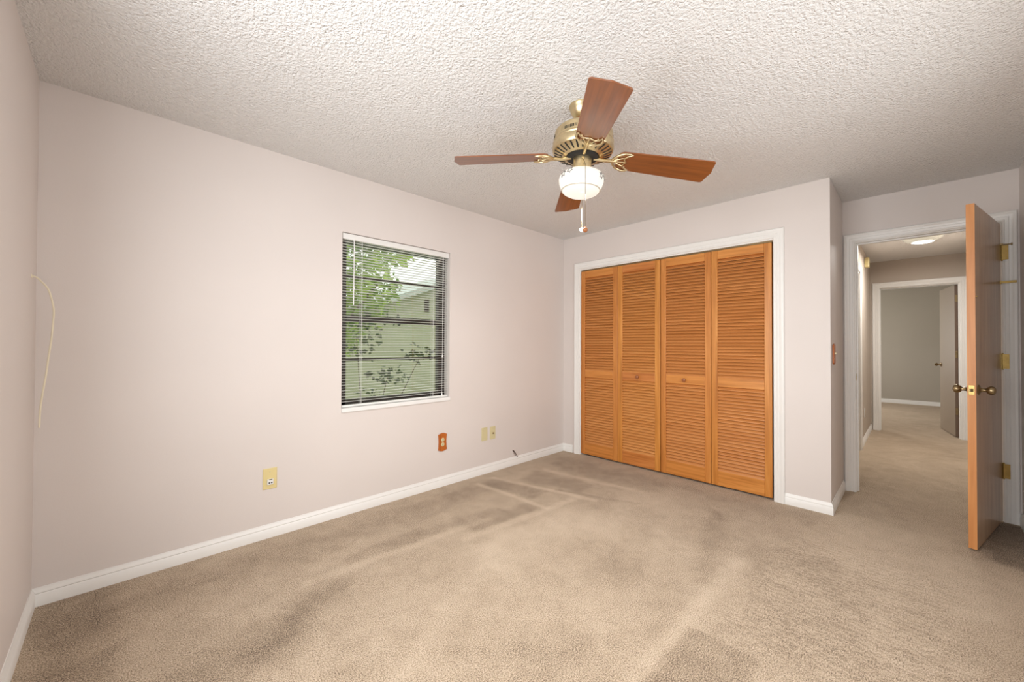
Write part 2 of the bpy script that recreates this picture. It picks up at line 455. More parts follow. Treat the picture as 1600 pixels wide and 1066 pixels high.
baseboard('baseboard_closet_right', (L, CY1 - 0.068, 0), (L, -W, 0), (-1, 0, 0), 0, 1, 'short white baseboard under the closet corner')
baseboard('baseboard_closet_side', (L, -W, 0), (D, -W, 0), (0, -1, 0), 1, -1, 'white baseboard of the wall return beside the doorway')
baseboard('baseboard_hall_left', (SX1 + 0.07, HY, 0), (HX, HY, 0), (0, -1, 0), 0, -1, 'white baseboard along the hall wall')
baseboard('baseboard_hall_right', (D + HT, -RW, 0), (HX, -RW, 0), (0, 1, 0), 0, -1, 'white baseboard of the hall wall behind the door')
baseboard('baseboard_far', (FX, -0.9, 0), (FX, -4.8, 0), (-1, 0, 0), -1, -1, 'white baseboard in the room beyond the hall')

CAS = [(0, 0), (0, 0.010), (0.005, 0.013), (0.012, 0.013), (0.015, 0.0095), (0.022, 0.012), (0.030, 0.015), (0.034, 0.0125), (0.046, 0.016), (0.052, 0.0195), (0.064, 0.0195), (0.070, 0.014), (0.070, 0)]
def casing(b, org, au, nrm, u0, u1, zt, k=1.0):
    """three-sided mitred moulding round an opening in the plane ORG + AU*u + Z"""
    org, au, nrm = Vector(org), Vector(au), Vector(nrm); Z = Vector((0, 0, 1))
    P = lambda u, z, d: org + au*u + Z*z + nrm*d
    st = [[P(u0 - w*k, 0, d) for w, d in CAS], [P(u0 - w*k, zt + w*k, d) for w, d in CAS],
          [P(u1 + w*k, zt + w*k, d) for w, d in CAS], [P(u1 + w*k, 0, d) for w, d in CAS]]
    b.sweep(st)
    return b

# closet: jamb lining, top track fascia and casing
b = MB()
u0, u1 = -CY0, -CY1
casing(b, (L, 0, 0), (0, -1, 0), (-1, 0, 0), u0 + 0.004, u1 - 0.004, CZ + 0.002, 1.02)
b.box((L, CY0 - 0.012, 0), (L + HT, CY0, CZ)).box((L, CY1, 0), (L + HT, CY1 + 0.006, CZ))
b.box((L, CY1 + 0.006, CZ - 0.010), (L + HT, CY0 - 0.012, CZ))
structure(b.build('trim_1', M_TRIM, smooth=30), 'white moulded casing around the louvered closet opening', 'trim')

def door_frame(name, x0, x1, y0, y1, zt, label, stop=None):
    b = MB()
    b.box((x0, y0, 0), (x1, y0 + 0.018, zt)).box((x0, y1 - 0.018, 0), (x1, y1, zt)).box((x0, y1 - 0.018, zt), (x1, y0 + 0.018, zt + 0.018))
    if stop:
        s0, s1 = stop
        b.box((s0, y0 - 0.011, 0), (s1, y0, zt)).box((s0, y1, 0), (s1, y1 + 0.011, zt)).box((s0, y1 + 0.011, zt - 0.011), (s1, y0 - 0.011, zt))
    casing(b, (x0, 0, 0), (0, -1, 0), (-1, 0, 0), -y0 - 0.006, -y1 + 0.006, zt + 0.006)
    casing(b, (x1, 0, 0), (0, -1, 0), (1, 0, 0), -y0 - 0.006, -y1 + 0.006, zt + 0.006)
    return structure(b.build(name, M_TRIM, smooth=30), label, 'trim')
f1 = door_frame('trim_2', D, D + HT, DY0, DY1, DZ, 'white moulded casing and jamb of the bedroom doorway', (D + 0.040, D + 0.072))
MB().box((D + 0.012, DY0 - 0.0015, 0.925), (D + 0.034, DY0 + 0.001, 0.985)).box((D - 0.004, DY0 - 0.0015, 0.94), (D + 0.012, DY0 + 0.001, 0.97)).build('strike_plate', M_BRASSD, f1)
door_frame('trim_3', HX, HX + HT, EY0, EY1, EZ, 'white casing of the far doorway at the hall end', (HX + 0.045, HX + 0.078))
b = MB()
casing(b, (0, HY, 0), (1, 0, 0), (0, -1, 0), SX0 - 0.004, SX1 + 0.004, SZ + 0.004)
b.box((SX0, HY, 0), (SX0 + 0.018, HY + HT, SZ)).box((SX1 - 0.018, HY, 0), (SX1, HY + HT, SZ)).box((SX0, HY, SZ - 0.018), (SX1, HY + HT, SZ))
structure(b.build('trim_4', M_TRIM, smooth=30), 'white casing of the side doorway along the hall', 'trim')
structure(MB().box((SX0 + 0.018, HY + 0.06, 0.012), (SX1 - 0.018, HY + 0.095, SZ - 0.018)).build('door_3', M_TRIM), 'white door closed in the side doorway of the hall', 'door')

# ------------------------------------------------------------------ window 1 with its dark frame
wn = structure(empty('window_1', ((WX0 + WX1)/2, 0, WZ0)), 'bronze framed single hung window with dark muntins behind the white blind', 'window')
def win(bm_, name, mat, **k):
    o = bm_.build(name, mat, None, **k); o.parent = wn; o.matrix_parent_inverse = Matrix.Translation(-Vector(wn.location)); return o
FY0, FY1 = 0.080, 0.128
win(MB().box((WX0, -0.014, WZ0), (WX1, 0.15, WZ0 + 0.030)), 'sill', M_MARBLE, bevel=0.003)
b = MB()
b.box((WX0, FY0, WZ0 + 0.022), (WX0 + 0.062, FY1, WZ1)).box((WX1 - 0.066, FY0, WZ0 + 0.022), (WX1, FY1, WZ1))
b.box((WX0, FY0, WZ1 - 0.05), (WX1, FY1, WZ1)).box((WX0, FY0, WZ0 + 0.022), (WX1, FY1, WZ0 + 0.075))
win(b, 'window_frame', M_BRONZE, bevel=0.002)
win(MB().box((WX0 + 0.06, FY0 - 0.008, 1.384), (WX1 - 0.06, FY1, 1.432)), 'meeting_rail', M_BRONZE, bevel=0.002)
win(MB().box((WX0 + 0.06, FY0 + 0.014, 1.712), (WX1 - 0.06, FY1 - 0.012, 1.728)), 'muntin', M_BRONZE)
win(MB().box((WX0 + 0.06, FY0 + 0.004, 1.092), (WX1 - 0.06, FY1 - 0.02, 1.110)), 'muntin', M_BRONZE)
win(MB().box((WX0 + 0.055, 0.106, 1.43), (WX1 - 0.055, 0.109, WZ1 - 0.045)), 'pane', M_GLASS)
win(MB().box((WX0 + 0.055, 0.094, WZ0 + 0.07), (WX1 - 0.055, 0.097, 1.386)), 'pane', M_GLASS)

# unseen windows added as openings for the fill lamps
def added_window(name, org, au, nrm, w0, w1, z0, z1, label):
    b = MB(Matrix((tuple((au[0], nrm[0], 0, org[0])), (au[1], nrm[1], 0, org[1]), (0, 0, 1, 0), (0, 0, 0, 1))))
    for a, c in (((w0, 0.05, z0), (w0 + 0.045, 0.10, z1)), ((w1 - 0.045, 0.05, z0), (w1, 0.10, z1)), ((w0, 0.05, z0), (w1, 0.10, z0 + 0.045)), ((w0, 0.05, z1 - 0.045), (w1, 0.10, z1)), ((w0, 0.05, (z0+z1)/2 - 0.02), (w1, 0.10, (z0+z1)/2 + 0.02))):
        b.box(a, c)
    return structure(b.build(name, M_BRONZE), label, 'window')
added_window('added_window_2', (0, 0), (0, 1), (-1, 0), -2.65, -1.25, 0.78, 2.02, 'added unseen bronze framed window in the cable wall')
added_window('added_window_3', (0, -RW), (1, 0), (0, -1), 1.30, 2.80, 0.78, 2.02, 'added unseen bronze framed window in the wall facing the blind')
added_window('added_window_4', (0, -1.0), (1, 0), (0, 1), 9.6, 11.0, 0.80, 2.00, 'added unseen bronze framed window of the room beyond the hall')

# ------------------------------------------------------------------ venetian blind
bl = tag(empty('venetian_blind', ((WX0 + WX1)/2, 0.03, WZ0 + 0.022)), 'white mini blind lowered over the bronze window with open slats', 'blind')
def blp(bm_, name, mat, par=None, **k):
    o = bm_.build(name, mat, None, **k); o.parent = bl; o.matrix_parent_inverse = Matrix.Translation(-Vector(bl.location)); return o
BX0, BX1, BYC = WX0 + 0.006, WX1 - 0.004, 0.030
blp(MB().box((BX0, 0.008, WZ1 - 0.046), (BX1, 0.052, WZ1 - 0.004)), 'head_rail', M_BLIND, bevel=0.003)
b = MB()
zs, pitch = WZ1 - 0.060, 0.0200
ns = int((zs - (WZ0 + 0.056)) / pitch) + 1
tilt = R(-5)
for i in range(ns):
    z = zs - i*pitch
    prof = []
    for k in range(5):
        q = -0.0125 + 0.00625*k
        prof.append((q*math.cos(tilt), q*math.sin(tilt) + 0.0024*(1 - (q/0.0125)**2)))
    st = []
    for x in (BX0 + 0.003, BX1 - 0.003):
        st.append([(x, BYC + a, z + c) for a, c in prof] + [(x, BYC + a, z + c - 0.0006) for a, c in prof[::-1]])
    b.sweep(st)
blp(b, 'slat', M_BLIND)
zb = WZ0 + 0.041
blp(MB().box((BX0 + 0.002, BYC - 0.012, zb - 0.008), (BX1 - 0.002, BYC + 0.012, zb + 0.006)), 'bottom_rail', M_BLIND, bevel=0.002)
for x in (1.545, 2.168):
    b = MB()
    for dy in (-0.0135, 0.0135): b.cyl((x, BYC + dy, WZ1 - 0.046), (x, BYC + dy, zb), 0.0008, 6)
    b.cyl((x + 0.006, BYC - 0.014, WZ1 - 0.046), (x + 0.006, BYC - 0.014, zb), 0.0009, 6)
    blp(b, 'ladder_cord', M_CORD)
blp(MB().tube([(1.483, 0.003, 1.962), (1.482, 0.001, 1.75), (1.480, -0.001, 1.50)], 0.0035, 8).sphere((1.483, 0.004, 1.968), 0.006), 'tilt_wand', M_WHITE, smooth=40)
b = MB().cyl((2.258, 0.003, 1.970), (2.256, 0.002, 1.128), 0.0012, 6).cyl((2.264, 0.003, 1.970), (2.252, 0.002, 0.80), 0.0012, 6)
b.lathe([(0, 0.012), (0.003, 0.011), (0.007, -0.012), (0, -0.013)], 12, Matrix.Translation((2.256, 0.002, 1.12)))
b.lathe([(0, 0.014), (0.003, 0.012), (0.008, -0.014), (0, -0.015)], 12, Matrix.Translation((2.252, 0.002, 0.79)))
blp(b, 'lift_cord', M_WHITE)

# ------------------------------------------------------------------ closet bifold doors
def bifold(edges, label, knob_on, flip):
    ya, ym, yb = edges
    root = tag(empty('bifold_closet_door', (L + 0.032, ya, 0.016)), label, 'closet door', 'bifold closet doors')
    zt = 2.036 - 0.016
    T = 0.028
    for k, (y0, y1) in enumerate(((ya, ym), (ym, yb))):
        w_ = y0 - y1 - 0.003
        # local frame of the root: u runs to -Y, room side is -X
        P = Matrix(((0, -1, 0, 0), (-1, 0, 0, y0 - ya - 0.0015), (0, 0, 1, 0), (0, 0, 0, 1)))   # (u, d, z) -> (-d, -u, z)
        sw = 0.052
        MBp = MB(P)
        MBp.box((0, 0, 0), (sw, T, zt)).box((w_ - sw, 0, 0), (w_, T, zt))
        panel = MBp.build('stile_frame', M_PINE_V, root, bevel=0.003)
        rails = MB(P)
        zmid0, zmid1 = 0.846, 0.924
        ztop = zt - 0.075; zbot = 0.128
        rails.box((sw, 0.001, 0), (w_ - sw, T - 0.001, zbot)).box((sw, 0.001, zmid0), (w_ - sw, T - 0.001, zmid1)).box((sw, 0.001, ztop), (w_ - sw, T - 0.001, zt))
        rails.build('rail', M_PINE_H, panel, bevel=0.003)
        for z0, z1 in ((zbot, zmid0), (zmid1, ztop)):
            lv = MB(P)
            n = round((z1 - z0) / 0.0275); ph = (z1 - z0) / n
            for i in range(n):
                zc = z0 + ph*(i + 0.5)
                a = R(49)                       # upper edge leans into the closet, lower edge to the room
                hw, ht = 0.0190, 0.0034
                pts = []
                for s in (-1, -0.7, 0.7, 1):
                    pts.append((s*hw, ht if abs(s) < 1 else ht*0.4))
                for s in (1, 0.7, -0.7, -1):
                    pts.append((s*hw, -ht if abs(s) < 1 else -ht*0.4))
                ring = []
                for q, t in pts:
                    d = T/2 - 0.002 - q*math.cos(a) + t*math.sin(a) * 1.0
                    z = zc + q*math.sin(a) + t*math.cos(a)
                    ring.append((d, z))
                lv.sweep([[Vector((u, d, z)) for d, z in ring] for u in (sw - 0.004, w_ - sw + 0.004)])
            lv.build('louver', M_PINE_L, panel)
        if k == knob_on:
            kb = MB(P @ Matrix.Translation((w_/2 + (0.0), T, 0.886)) @ Matrix.Rotation(R(-90), 4, 'X'))
            kb.lathe([(0, -0.001), (0.010, -0.001), (0.009, 0.006), (0.008, 0.012), (0.013, 0.018), (0.0175, 0.024), (0.0165, 0.030), (0.010, 0.033), (0, 0.034)], 24)
            kb.build('knob', M_KNOBW, panel, smooth=40)
    return root
bifold((-0.241, -0.700, -1.154), 'orange louvered bifold pair nearest the room corner, round knob on its second leaf', 1, False)
bifold((-1.158, -1.612, -2.067), 'orange louvered bifold pair beside the doorway corner, round knob on its first leaf', 0, True)
# dark closet rail inside, behind the louvers
structure(MB().box((L + 0.02, CY1 + 0.006, CZ - 0.022), (L + 0.05, CY0 - 0.012, CZ - 0.010)).build('trim_5', M_BRASSD), 'dark sliding track above the louvered closet doors', 'trim')

# ------------------------------------------------------------------ open bedroom door
HP = Vector((4.645, -3.279, 0))
ANG = math.atan2(0.171, -0.755)
DWD, DTH, DZ0, DZ1 = 0.768, 0.035, 0.012, 2.070
dr = structure(empty('door_1', (HP.x, HP.y, 0), ANG), 'flush brown wooden bedroom door standing open into the room with orange edge', 'door')
# local x runs from the hinge to the latch edge, local -y is into the slab, +y faces the right wall
b = MB().box((0.004, -DTH, DZ0), (DWD - 0.002, 0, DZ1))
slab = b.build('door_slab', M_DOOR, dr, bevel=0.0015)
MB().box((DWD - 0.002, -DTH, DZ0), (DWD, 0, DZ1)).build('latch_edge', M_DEDGE, dr)
MB().box((DWD - 0.0015, -DTH/2 - 0.0125, 0.925), (DWD + 0.0012, -DTH/2 + 0.0125, 0.983)).build('latch_plate', M_BRASSB, dr, bevel=0.001)
b = MB().prism([(0, -0.007), (0.010, -0.007), (0.012, 0.0), (0.004, 0.007), (0, 0.007)], -0.009, 0.009, Matrix.Translation((DWD, -DTH/2, 0.954)))
b.build('latch_bolt', M_BRASSD, dr)
for sgn, y0 in ((1, 0.0), (-1, -DTH)):
    K = Matrix.Translation((DWD - 0.060, y0, 0.954)) @ Matrix.Rotation(R(-90*sgn), 4, 'X')
    kb = MB(K).lathe([(0, 0), (0.030, 0), (0.031, 0.003), (0.027, 0.007), (0.016, 0.010), (0.012, 0.014), (0.0105, 0.026), (0.012, 0.032), (0.019, 0.036), (0.0255, 0.046), (0.0265, 0.054), (0.023, 0.063), (0.012, 0.069), (0, 0.070)], 32)
    kb.build('door_knob', M_BRASSD, dr, smooth=40)
for zc in (1.868, 1.112, 0.354):
    b = MB()
    for k in range(5):
        b.cyl((-0.002, 0.006, zc - 0.05 + k*0.02 + 0.0007), (-0.002, 0.006, zc - 0.05 + (k+1)*0.02 - 0.0007), 0.0072, 14)
    b.sphere((-0.002, 0.006, zc + 0.052), 0.006).sphere((-0.002, 0.006, zc - 0.052), 0.006)
    b.box((-0.002, 0.0015, zc - 0.05), (0.028, 0.0032, zc + 0.05))
    hg = b.build('hinge', M_BRASSB, dr, smooth=40)
    # jamb side leaf (folded onto the casing edge)
    lf = MB(Matrix.Rotation(-ANG, 4, 'Z')).box((-0.008, -0.034, zc - 0.05), (-0.0055, -0.004, zc + 0.05))
    for dz in (-0.033, 0, 0.033): lf.cyl((-0.0095, -0.022, zc + dz), (-0.0055, -0.022, zc + dz), 0.004, 10)
    lf.build('hinge_leaf', M_BRASSB, hg, smooth=40)
IR = Matrix.Rotation(-ANG, 4, 'Z')
b = MB(IR).cyl((-0.006, 0.0, 1.925), (-0.006, -0.045, 1.922), 0.0042, 12).box((-0.015, -0.010, 1.919), (0.004, 0.014, 1.931))
b.cyl((-0.006, -0.045, 1.922), (-0.006, -0.052, 1.922), 0.009, 14).cyl((-0.006, 0.010, 1.925), (-0.045, 0.020, 1.925), 0.0038, 10)
b.build('hinge_pin_stop', M_BRASSD, dr, smooth=40)
b = MB(IR).box((-0.030, 0.000, 1.648), (-0.020, 0.026, 1.672)).box((-0.030, -0.066, 1.652), (-0.026, 0.004, 1.668)).box((-0.034, -0.066, 1.652), (-0.030, -0.060, 1.668))
b.build('stop_bar', M_BRASSB, dr, bevel=0.001)
MB().cyl((DWD - 0.02, -0.001, 1.515), (DWD - 0.02, 0.006, 1.515), 0.005, 10).build('coat_hook', M_BRASSB, dr, smooth=40)

# ------------------------------------------------------------------ door at the far end of the hall
a2 = R(8.5)
dr2 = structure(empty('door_2', (HX + HT + 0.012, EY1 + 0.004, 0), a2), 'taupe door standing open inside the room beyond the hall', 'door')
MB().box((0.004, 0, 0.012), (0.765, 0.035, 2.045)).build('door_slab', M_FARDOOR, dr2, bevel=0.0015)
MB().box((0.002, 0, 0.012), (0.004, 0.035, 2.045)).build('hinge_edge', M_FAREDGE, dr2)
for sgn, y0 in ((1, 0.035), (-1, 0.0)):
    K = Matrix.Translation((0.705, y0, 0.95)) @ Matrix.Rotation(R(-90*sgn), 4, 'X')
    MB(K).lathe([(0, 0), (0.030, 0), (0.027, 0.006), (0.012, 0.012), (0.011, 0.028), (0.024, 0.044), (0.025, 0.054), (0.013, 0.066), (0, 0.067)], 20).build('door_knob', M_BRASSD, dr2, smooth=40)
for zc in (1.86, 1.11, 0.35):
    b = MB().cyl((-0.004, 0.0, zc - 0.05), (-0.004, 0.0, zc + 0.05), 0.008, 12).box((0.0, 0.004, zc - 0.045), (0.0021, 0.032, zc + 0.045))
    b.build('hinge', M_BRASSD, dr2, smooth=40)

# ------------------------------------------------------------------ ceiling fan
FC = Vector((1.956, -1.663, 0))
fan = tag(empty('ceiling_fan', (FC.x, FC.y, H)), 'antique brass ceiling fan with four cherry wood blades and a lit white glass bowl', 'ceiling fan')
# everything below the ball joint hangs about 2.8 degrees out of plumb
PIV = Vector((0, 0, 2.13 - H))
nrm = Vector((0.038, -0.032, 1)).normalized()
TILT = Matrix.Translation(PIV) @ Vector((0, 0, 1)).rotation_difference(nrm).to_matrix().to_4x4() @ Matrix.Translation(-PIV)
Z = lambda z: z - H
MB().lathe([(0, 0), (0.066, 0), (0.066, -0.004), (0.062, -0.010), (0.060, -0.022), (0.050, -0.042), (0.036, -0.056), (0.030, -0.060), (0.024, -0.058), (0, -0.050)], 40).build('canopy', M_BRASS, fan, smooth=35)
bj = MB(TILT).sphere((0, 0, Z(2.378)), 0.024, 20)
bj.cyl((0, 0, Z(2.385)), (0, 0, Z(2.31)), 0.0135, 20).lathe([(0, Z(2.352)), (0.026, Z(2.350)), (0.030, Z(2.340)), (0.030, Z(2.322)), (0, Z(2.320))], 32)
bj.build('downrod', M_BRASS, fan, smooth=35)
mo = MB(TILT).lathe([(0, Z(2.328)), (0.075, Z(2.328)), (0.110, Z(2.322)), (0.138, Z(2.308)), (0.146, Z(2.298)), (0.146, Z(2.286)), (0.149, Z(2.284)), (0.149, Z(2.256)),
     (0.152, Z(2.253)), (0.154, Z(2.246)), (0.152, Z(2.240)), (0.153, Z(2.236)), (0.155, Z(2.226)), (0.155, Z(2.210)), (0.150, Z(2.200)), (0.128, Z(2.189)),
     (0.092, Z(2.178)), (0.086, Z(2.176)), (0.082, Z(2.182)), (0.0, Z(2.184))], 64)
motor = mo.build('motor_housing', M_BRASS, fan, smooth=30)
vs = MB(TILT)
for k in range(30):                                   # radial slots in the underside
    a = 2*math.pi*k/30
    T1 = Matrix.Rotation(a, 4, 'Z')
    p0, p1 = Vector((0.104, 0, Z(2.1805))), Vector((0.145, 0, Z(2.1960)))
    vs.tube([p0, p0.lerp(p1, 0.5), p1], [0.0036, 0.0048, 0.0046], 8, T1, 0.5)
vs.build('vent_slot', M_DARK, motor)
for k in range(6):                                    # little louvre groups in the upper band
    vs = MB(TILT)
    for j in range(9):
        a = 2*math.pi*k/6 + (j - 4)*0.052 + 0.2
        vs.box((0.1485, -0.0022, Z(2.263)), (0.1496, 0.0022, Z(2.277)), Matrix.Rotation(a, 4, 'Z'))
    vs.build('vent_grille', M_DARK, motor)
MB(TILT).lathe([(0, Z(2.183)), (0.080, Z(2.182)), (0.080, Z(2.172)), (0.074, Z(2.168)), (0.045, Z(2.168)), (0, Z(2.168))], 40).build('flywheel', M_DARK, fan, smooth=35)
MB(TILT).lathe([(0, Z(2.19)), (0.046, Z(2.19)), (0.047, Z(2.186)), (0.047, Z(2.128)), (0.050, Z(2.126)), (0.050, Z(2.116)), (0.046, Z(2.112)), (0.050, Z(2.108)), (0.055, Z(2.100)), (0.053, Z(2.094)), (0, Z(2.094))], 40).build('switch_housing', M_BRASS, fan, smooth=35)
gl = MB(TILT).lathe([(0.050, Z(2.099)), (0.070, Z(2.098)), (0.088, Z(2.093)), (0.103, Z(2.084)), (0.111, Z(2.072)), (0.114, Z(2.058)), (0.112, Z(2.042)), (0.106, Z(2.025)), (0.101, Z(2.013)), (0.0985, Z(2.006)), (0.0950, Z(2.0055)), (0.0935, Z(2.002)),
     (0.088, Z(1.995)), (0.072, Z(1.986)), (0.048, Z(1.980)), (0.022, Z(1.977)), (0, Z(1.9765))], 64)
globe = gl.build('glass_bowl', M_GLOBE, fan, smooth=60)
MB(TILT).lathe([(0.0958, Z(2.0062)), (0.0992, Z(2.0060)), (0.0990, Z(2.0040)), (0.0945, Z(2.0025)), (0.0940, Z(2.0045)), (0.0958, Z(2.0062))], 64).build('crease_line', plain('grey_crease_shade', lin(196, 186, 168), 0.3), globe, smooth=60)  # grey ring added to draw the shaded crease of the bowl
def star(az, zc, r0, rot):
    """a little grey star drawn on the bowl: an outline following its surface"""
    b = MB(TILT)
    pts = []
    for k in range(10):
        rr = r0 if k % 2 == 0 else r0*0.45
        a = 2*math.pi*k/10 + rot
        pts.append((rr*math.cos(a), rr*math.sin(a)))
    prof = [(2.098, 0.070), (2.093, 0.088), (2.084, 0.103), (2.072, 0.111), (2.058, 0.114), (2.042, 0.112), (2.025, 0.106)]
    def on(u, h):
        z = zc + h
        for (za, ra), (zb_, rb) in zip(prof, prof[1:]):
            if zb_ <= z <= za:
                t = (za - z)/(za - zb_); r = ra + (rb - ra)*t; break
        else: r = 0.112
        r += 0.0008
        a = az + u/0.113
        return Vector((r*math.cos(a), r*math.sin(a), Z(z)))
    loop = []
    for i in range(10):
        p, q = pts[i], pts[(i+1) % 10]
        for t in (0, 0.5): loop.append(on(p[0] + (q[0]-p[0])*t, p[1] + (q[1]-p[1])*t))
    b.tube(loop + [loop[0]], 0.0017, 6)
    b.build('star_outline', M_STAR, globe)
M_STAR = plain('grey_star_print', lin(112, 110, 108), 0.4)
AZC = math.atan2(CAM.y - FC.y, CAM.x - FC.x)          # bearing of the viewpoint as seen from the fan
for da, zc, r0, rot in ((-52, 2.066, 0.019, 0.4), (-30, 2.072, 0.017, 1.0), (60, 2.058, 0.019, 1.3), (85, 2.068, 0.016, 0.3), (155, 2.066, 0.019, 0.2), (180, 2.070, 0.017, 0.9), (-130, 2.062, 0.019, 0.7)):
    star(AZC + R(da), zc, r0, rot)

def blade_mesh():
    r0, r1 = 0.178, 0.660
    pts = []
    def hw(r): return 0.066 + (0.082 - 0.066)*(r - r0)/(r1 - r0)
    # outline counter-clockwise: inner rounded end, sides, notched outer end
    for k in range(9):
        a = R(180 + 90*k/8); pts.append((r0 + 0.030 + 0.030*math.cos(a), -hw(r0) + 0.030 + 0.030*math.sin(a)))
    rc = 0.014; xo = r1 - 0.012
    for k in range(7):
        a = R(-90 + 82*k/6); pts.append((xo - rc + rc*math.cos(a), -hw(r1) + rc + rc*math.sin(a)))
    pts += [(xo + 0.002, -0.052), (r1 - 0.005, -0.022), (r1, 0), (r1 - 0.005, 0.022), (xo + 0.002, 0.052)]
    for k in range(7):
        a = R(8 + 82*k/6); pts.append((xo - rc + rc*math.cos(a), hw(r1) - rc + rc*math.sin(a)))
    for k in range(9):
        a = R(90 + 90*k/8); pts.append((r0 + 0.030 + 0.030*math.cos(a), hw(r0) - 0.030 + 0.030*math.sin(a)))
    return MB().prism(pts, -0.0030, 0.0030)
def bracket_mesh():
    b = MB()
    # arm dropping from the flywheel to the blade
    b.tube([(0.060, 0, -0.006), (0.085, 0, -0.010), (0.105, 0, -0.013), (0.130, 0, -0.011), (0.155, 0, -0.009), (0.170, 0, -0.009)], [0.010, 0.0085, 0.0075, 0.0075, 0.008, 0.006], 12)
    for s in (-1, 1):
        b.tube([(0.150, 0, -0.008), (0.160, 0.022*s, -0.008), (0.178, 0.046*s, -0.008), (0.205, 0.061*s, -0.008), (0.232, 0.062*s, -0.008), (0.246, 0.056*s, -0.007)], [0.006, 0.0065, 0.0065, 0.006, 0.005, 0.003], 10)
        b.tube([(0.246, 0.056*s, -0.007), (0.224, 0.044*s, -0.007), (0.212, 0.030*s, -0.007), (0.214, 0.014*s, -0.007), (0.222, 0.0, -0.007)], [0.003, 0.0045, 0.0045, 0.004, 0.0045], 10)
        b.tube([(0.158, 0.004*s, -0.008), (0.185, 0.018*s, -0.007), (0.212, 0.030*s, -0.007)], [0.005, 0.0035, 0.004], 8)
        b.sphere((0.222, 0.040*s, -0.004), 0.006, 12)
    b.tube([(0.158, 0, -0.009), (0.190, 0, -0.008), (0.222, 0, -0.007)], [0.005, 0.003, 0.0045], 8)
    return b
b0 = blade_mesh().build('blade', M_BLADE, fan, bevel=0.0015)
k0 = bracket_mesh().build('blade_bracket', M_BRASS, b0, smooth=45)
PITCHB = R(-12)
for k in range(4):
    if k == 0: bo = b0
    else:
        bo = b0.copy(); COL.objects.link(bo); bo.parent = fan
        kk = k0.copy(); COL.objects.link(kk); kk.parent = bo
    bo.matrix_local = TILT @ Matrix.Translation((0, 0, Z(2.186))) @ Matrix.Rotation(R(134.5 + 90*k), 4, 'Z') @ Matrix.Rotation(R(5), 4, 'Y') @ Matrix.Rotation(PITCHB, 4, 'X')

# pull chains: over the front of the bowl, a wooden and a white ball on their ends
toc = Vector((math.cos(AZC), math.sin(AZC), 0)); sd = Vector((-toc.y, toc.x, 0))
def chain(side, depth, ztop, zball, name, mball):
    b = MB()
    base = toc*depth + sd*side
    a0 = TILT @ Vector((toc.x*0.048, toc.y*0.048, Z(2.150)))
    pts = [a0, toc*0.080 + sd*(side*0.7) + Vector((0, 0, Z(2.122))), toc*0.112 + sd*side + Vector((0, 0, Z(2.090))), base + Vector((0, 0, Z(2.060))), base + Vector((0, 0, Z(1.9))), base + Vector((0, 0, Z(zball + 0.012)))]
    b.tube(pts, 0.0011, 6)
    c = b.build(name, M_BRASSD, fan)
    MB().lathe([(0, 0.017), (0.004, 0.016), (0.005, 0.012), (0.0105, 0.007), (0.012, 0), (0.0105, -0.006), (0.006, -0.011), (0, -0.012)], 20, Matrix.Translation(base + Vector((0, 0, Z(zball))))).build('pull_ball', mball, c, smooth=50)
chain(0.016, 0.124, 2.15, 1.768, 'pull_chain', M_KNOBW)
def back_chain():
    b = MB(); base = -toc*0.06 + sd*(-0.004)
    b.tube([TILT @ Vector((-toc.x*0.045, -toc.y*0.045, Z(2.15))), -toc*0.085 + Vector((0, 0, Z(2.125))), -toc*0.119 + Vector((0, 0, Z(2.07))), -toc*0.119 + Vector((0, 0, Z(1.85)))], 0.0011, 6)
    c = b.build('pull_chain', M_BRASSD, fan)
    MB().sphere((0, 0, 0), 0.0125, 18, Matrix.Translation(-toc*0.119 + Vector((0, 0, Z(1.838))))).build('pull_ball', M_WHITE, c, smooth=60)
back_chain()

fb = area('fan_bulb', (FC.x - 0.006, FC.y + 0.005, 1.962), (0, 0, 0), 0.17, 0.17, FAN_LAMP, (1.0, 0.97, 0.92))
fb.data.shape = 'DISK'

# ------------------------------------------------------------------ wall plates on the window wall
def plate(name, x0, x1, z0, z1, mat, label, group=None):
    r_ = tag(empty(name, ((x0+x1)/2, 0, (z0+z1)/2)), label, 'wall plate', group)
    hx, hz = (x1-x0)/2, (z1-z0)/2
    b = MB().box((-hx, -0.0055, -hz), (hx, 0.0, hz))
    b.build('cover_plate', mat, r_, bevel=0.003)
    return r_
pl = plate('phone_jack_plate', 0.919, 0.997, 0.304, 0.434, M_CREAM, 'cream wall plate with a square white jack low on the window wall')
b = MB().box((-0.017, -0.016, -0.036), (0.017, -0.005, -0.002)); b.build('jack', M_WHITE, pl, bevel=0.002)
MB().box((-0.010, -0.0165, -0.028), (-0.002, -0.0155, -0.020)).box((0.003, -0.0165, -0.028), (0.011, -0.0155, -0.020)).box((-0.008, -0.0168, -0.006), (0.010, -0.0155, -0.002)).build('contact', M_DARK, pl)
MB(Matrix.Translation((0, -0.0055, 0.042)) @ Matrix.Rotation(R(90), 4, 'X')).lathe([(0, 0.0012), (0.003, 0.001), (0.0035, 0), (0, 0)], 12).build('screw', M_IVORY, pl)

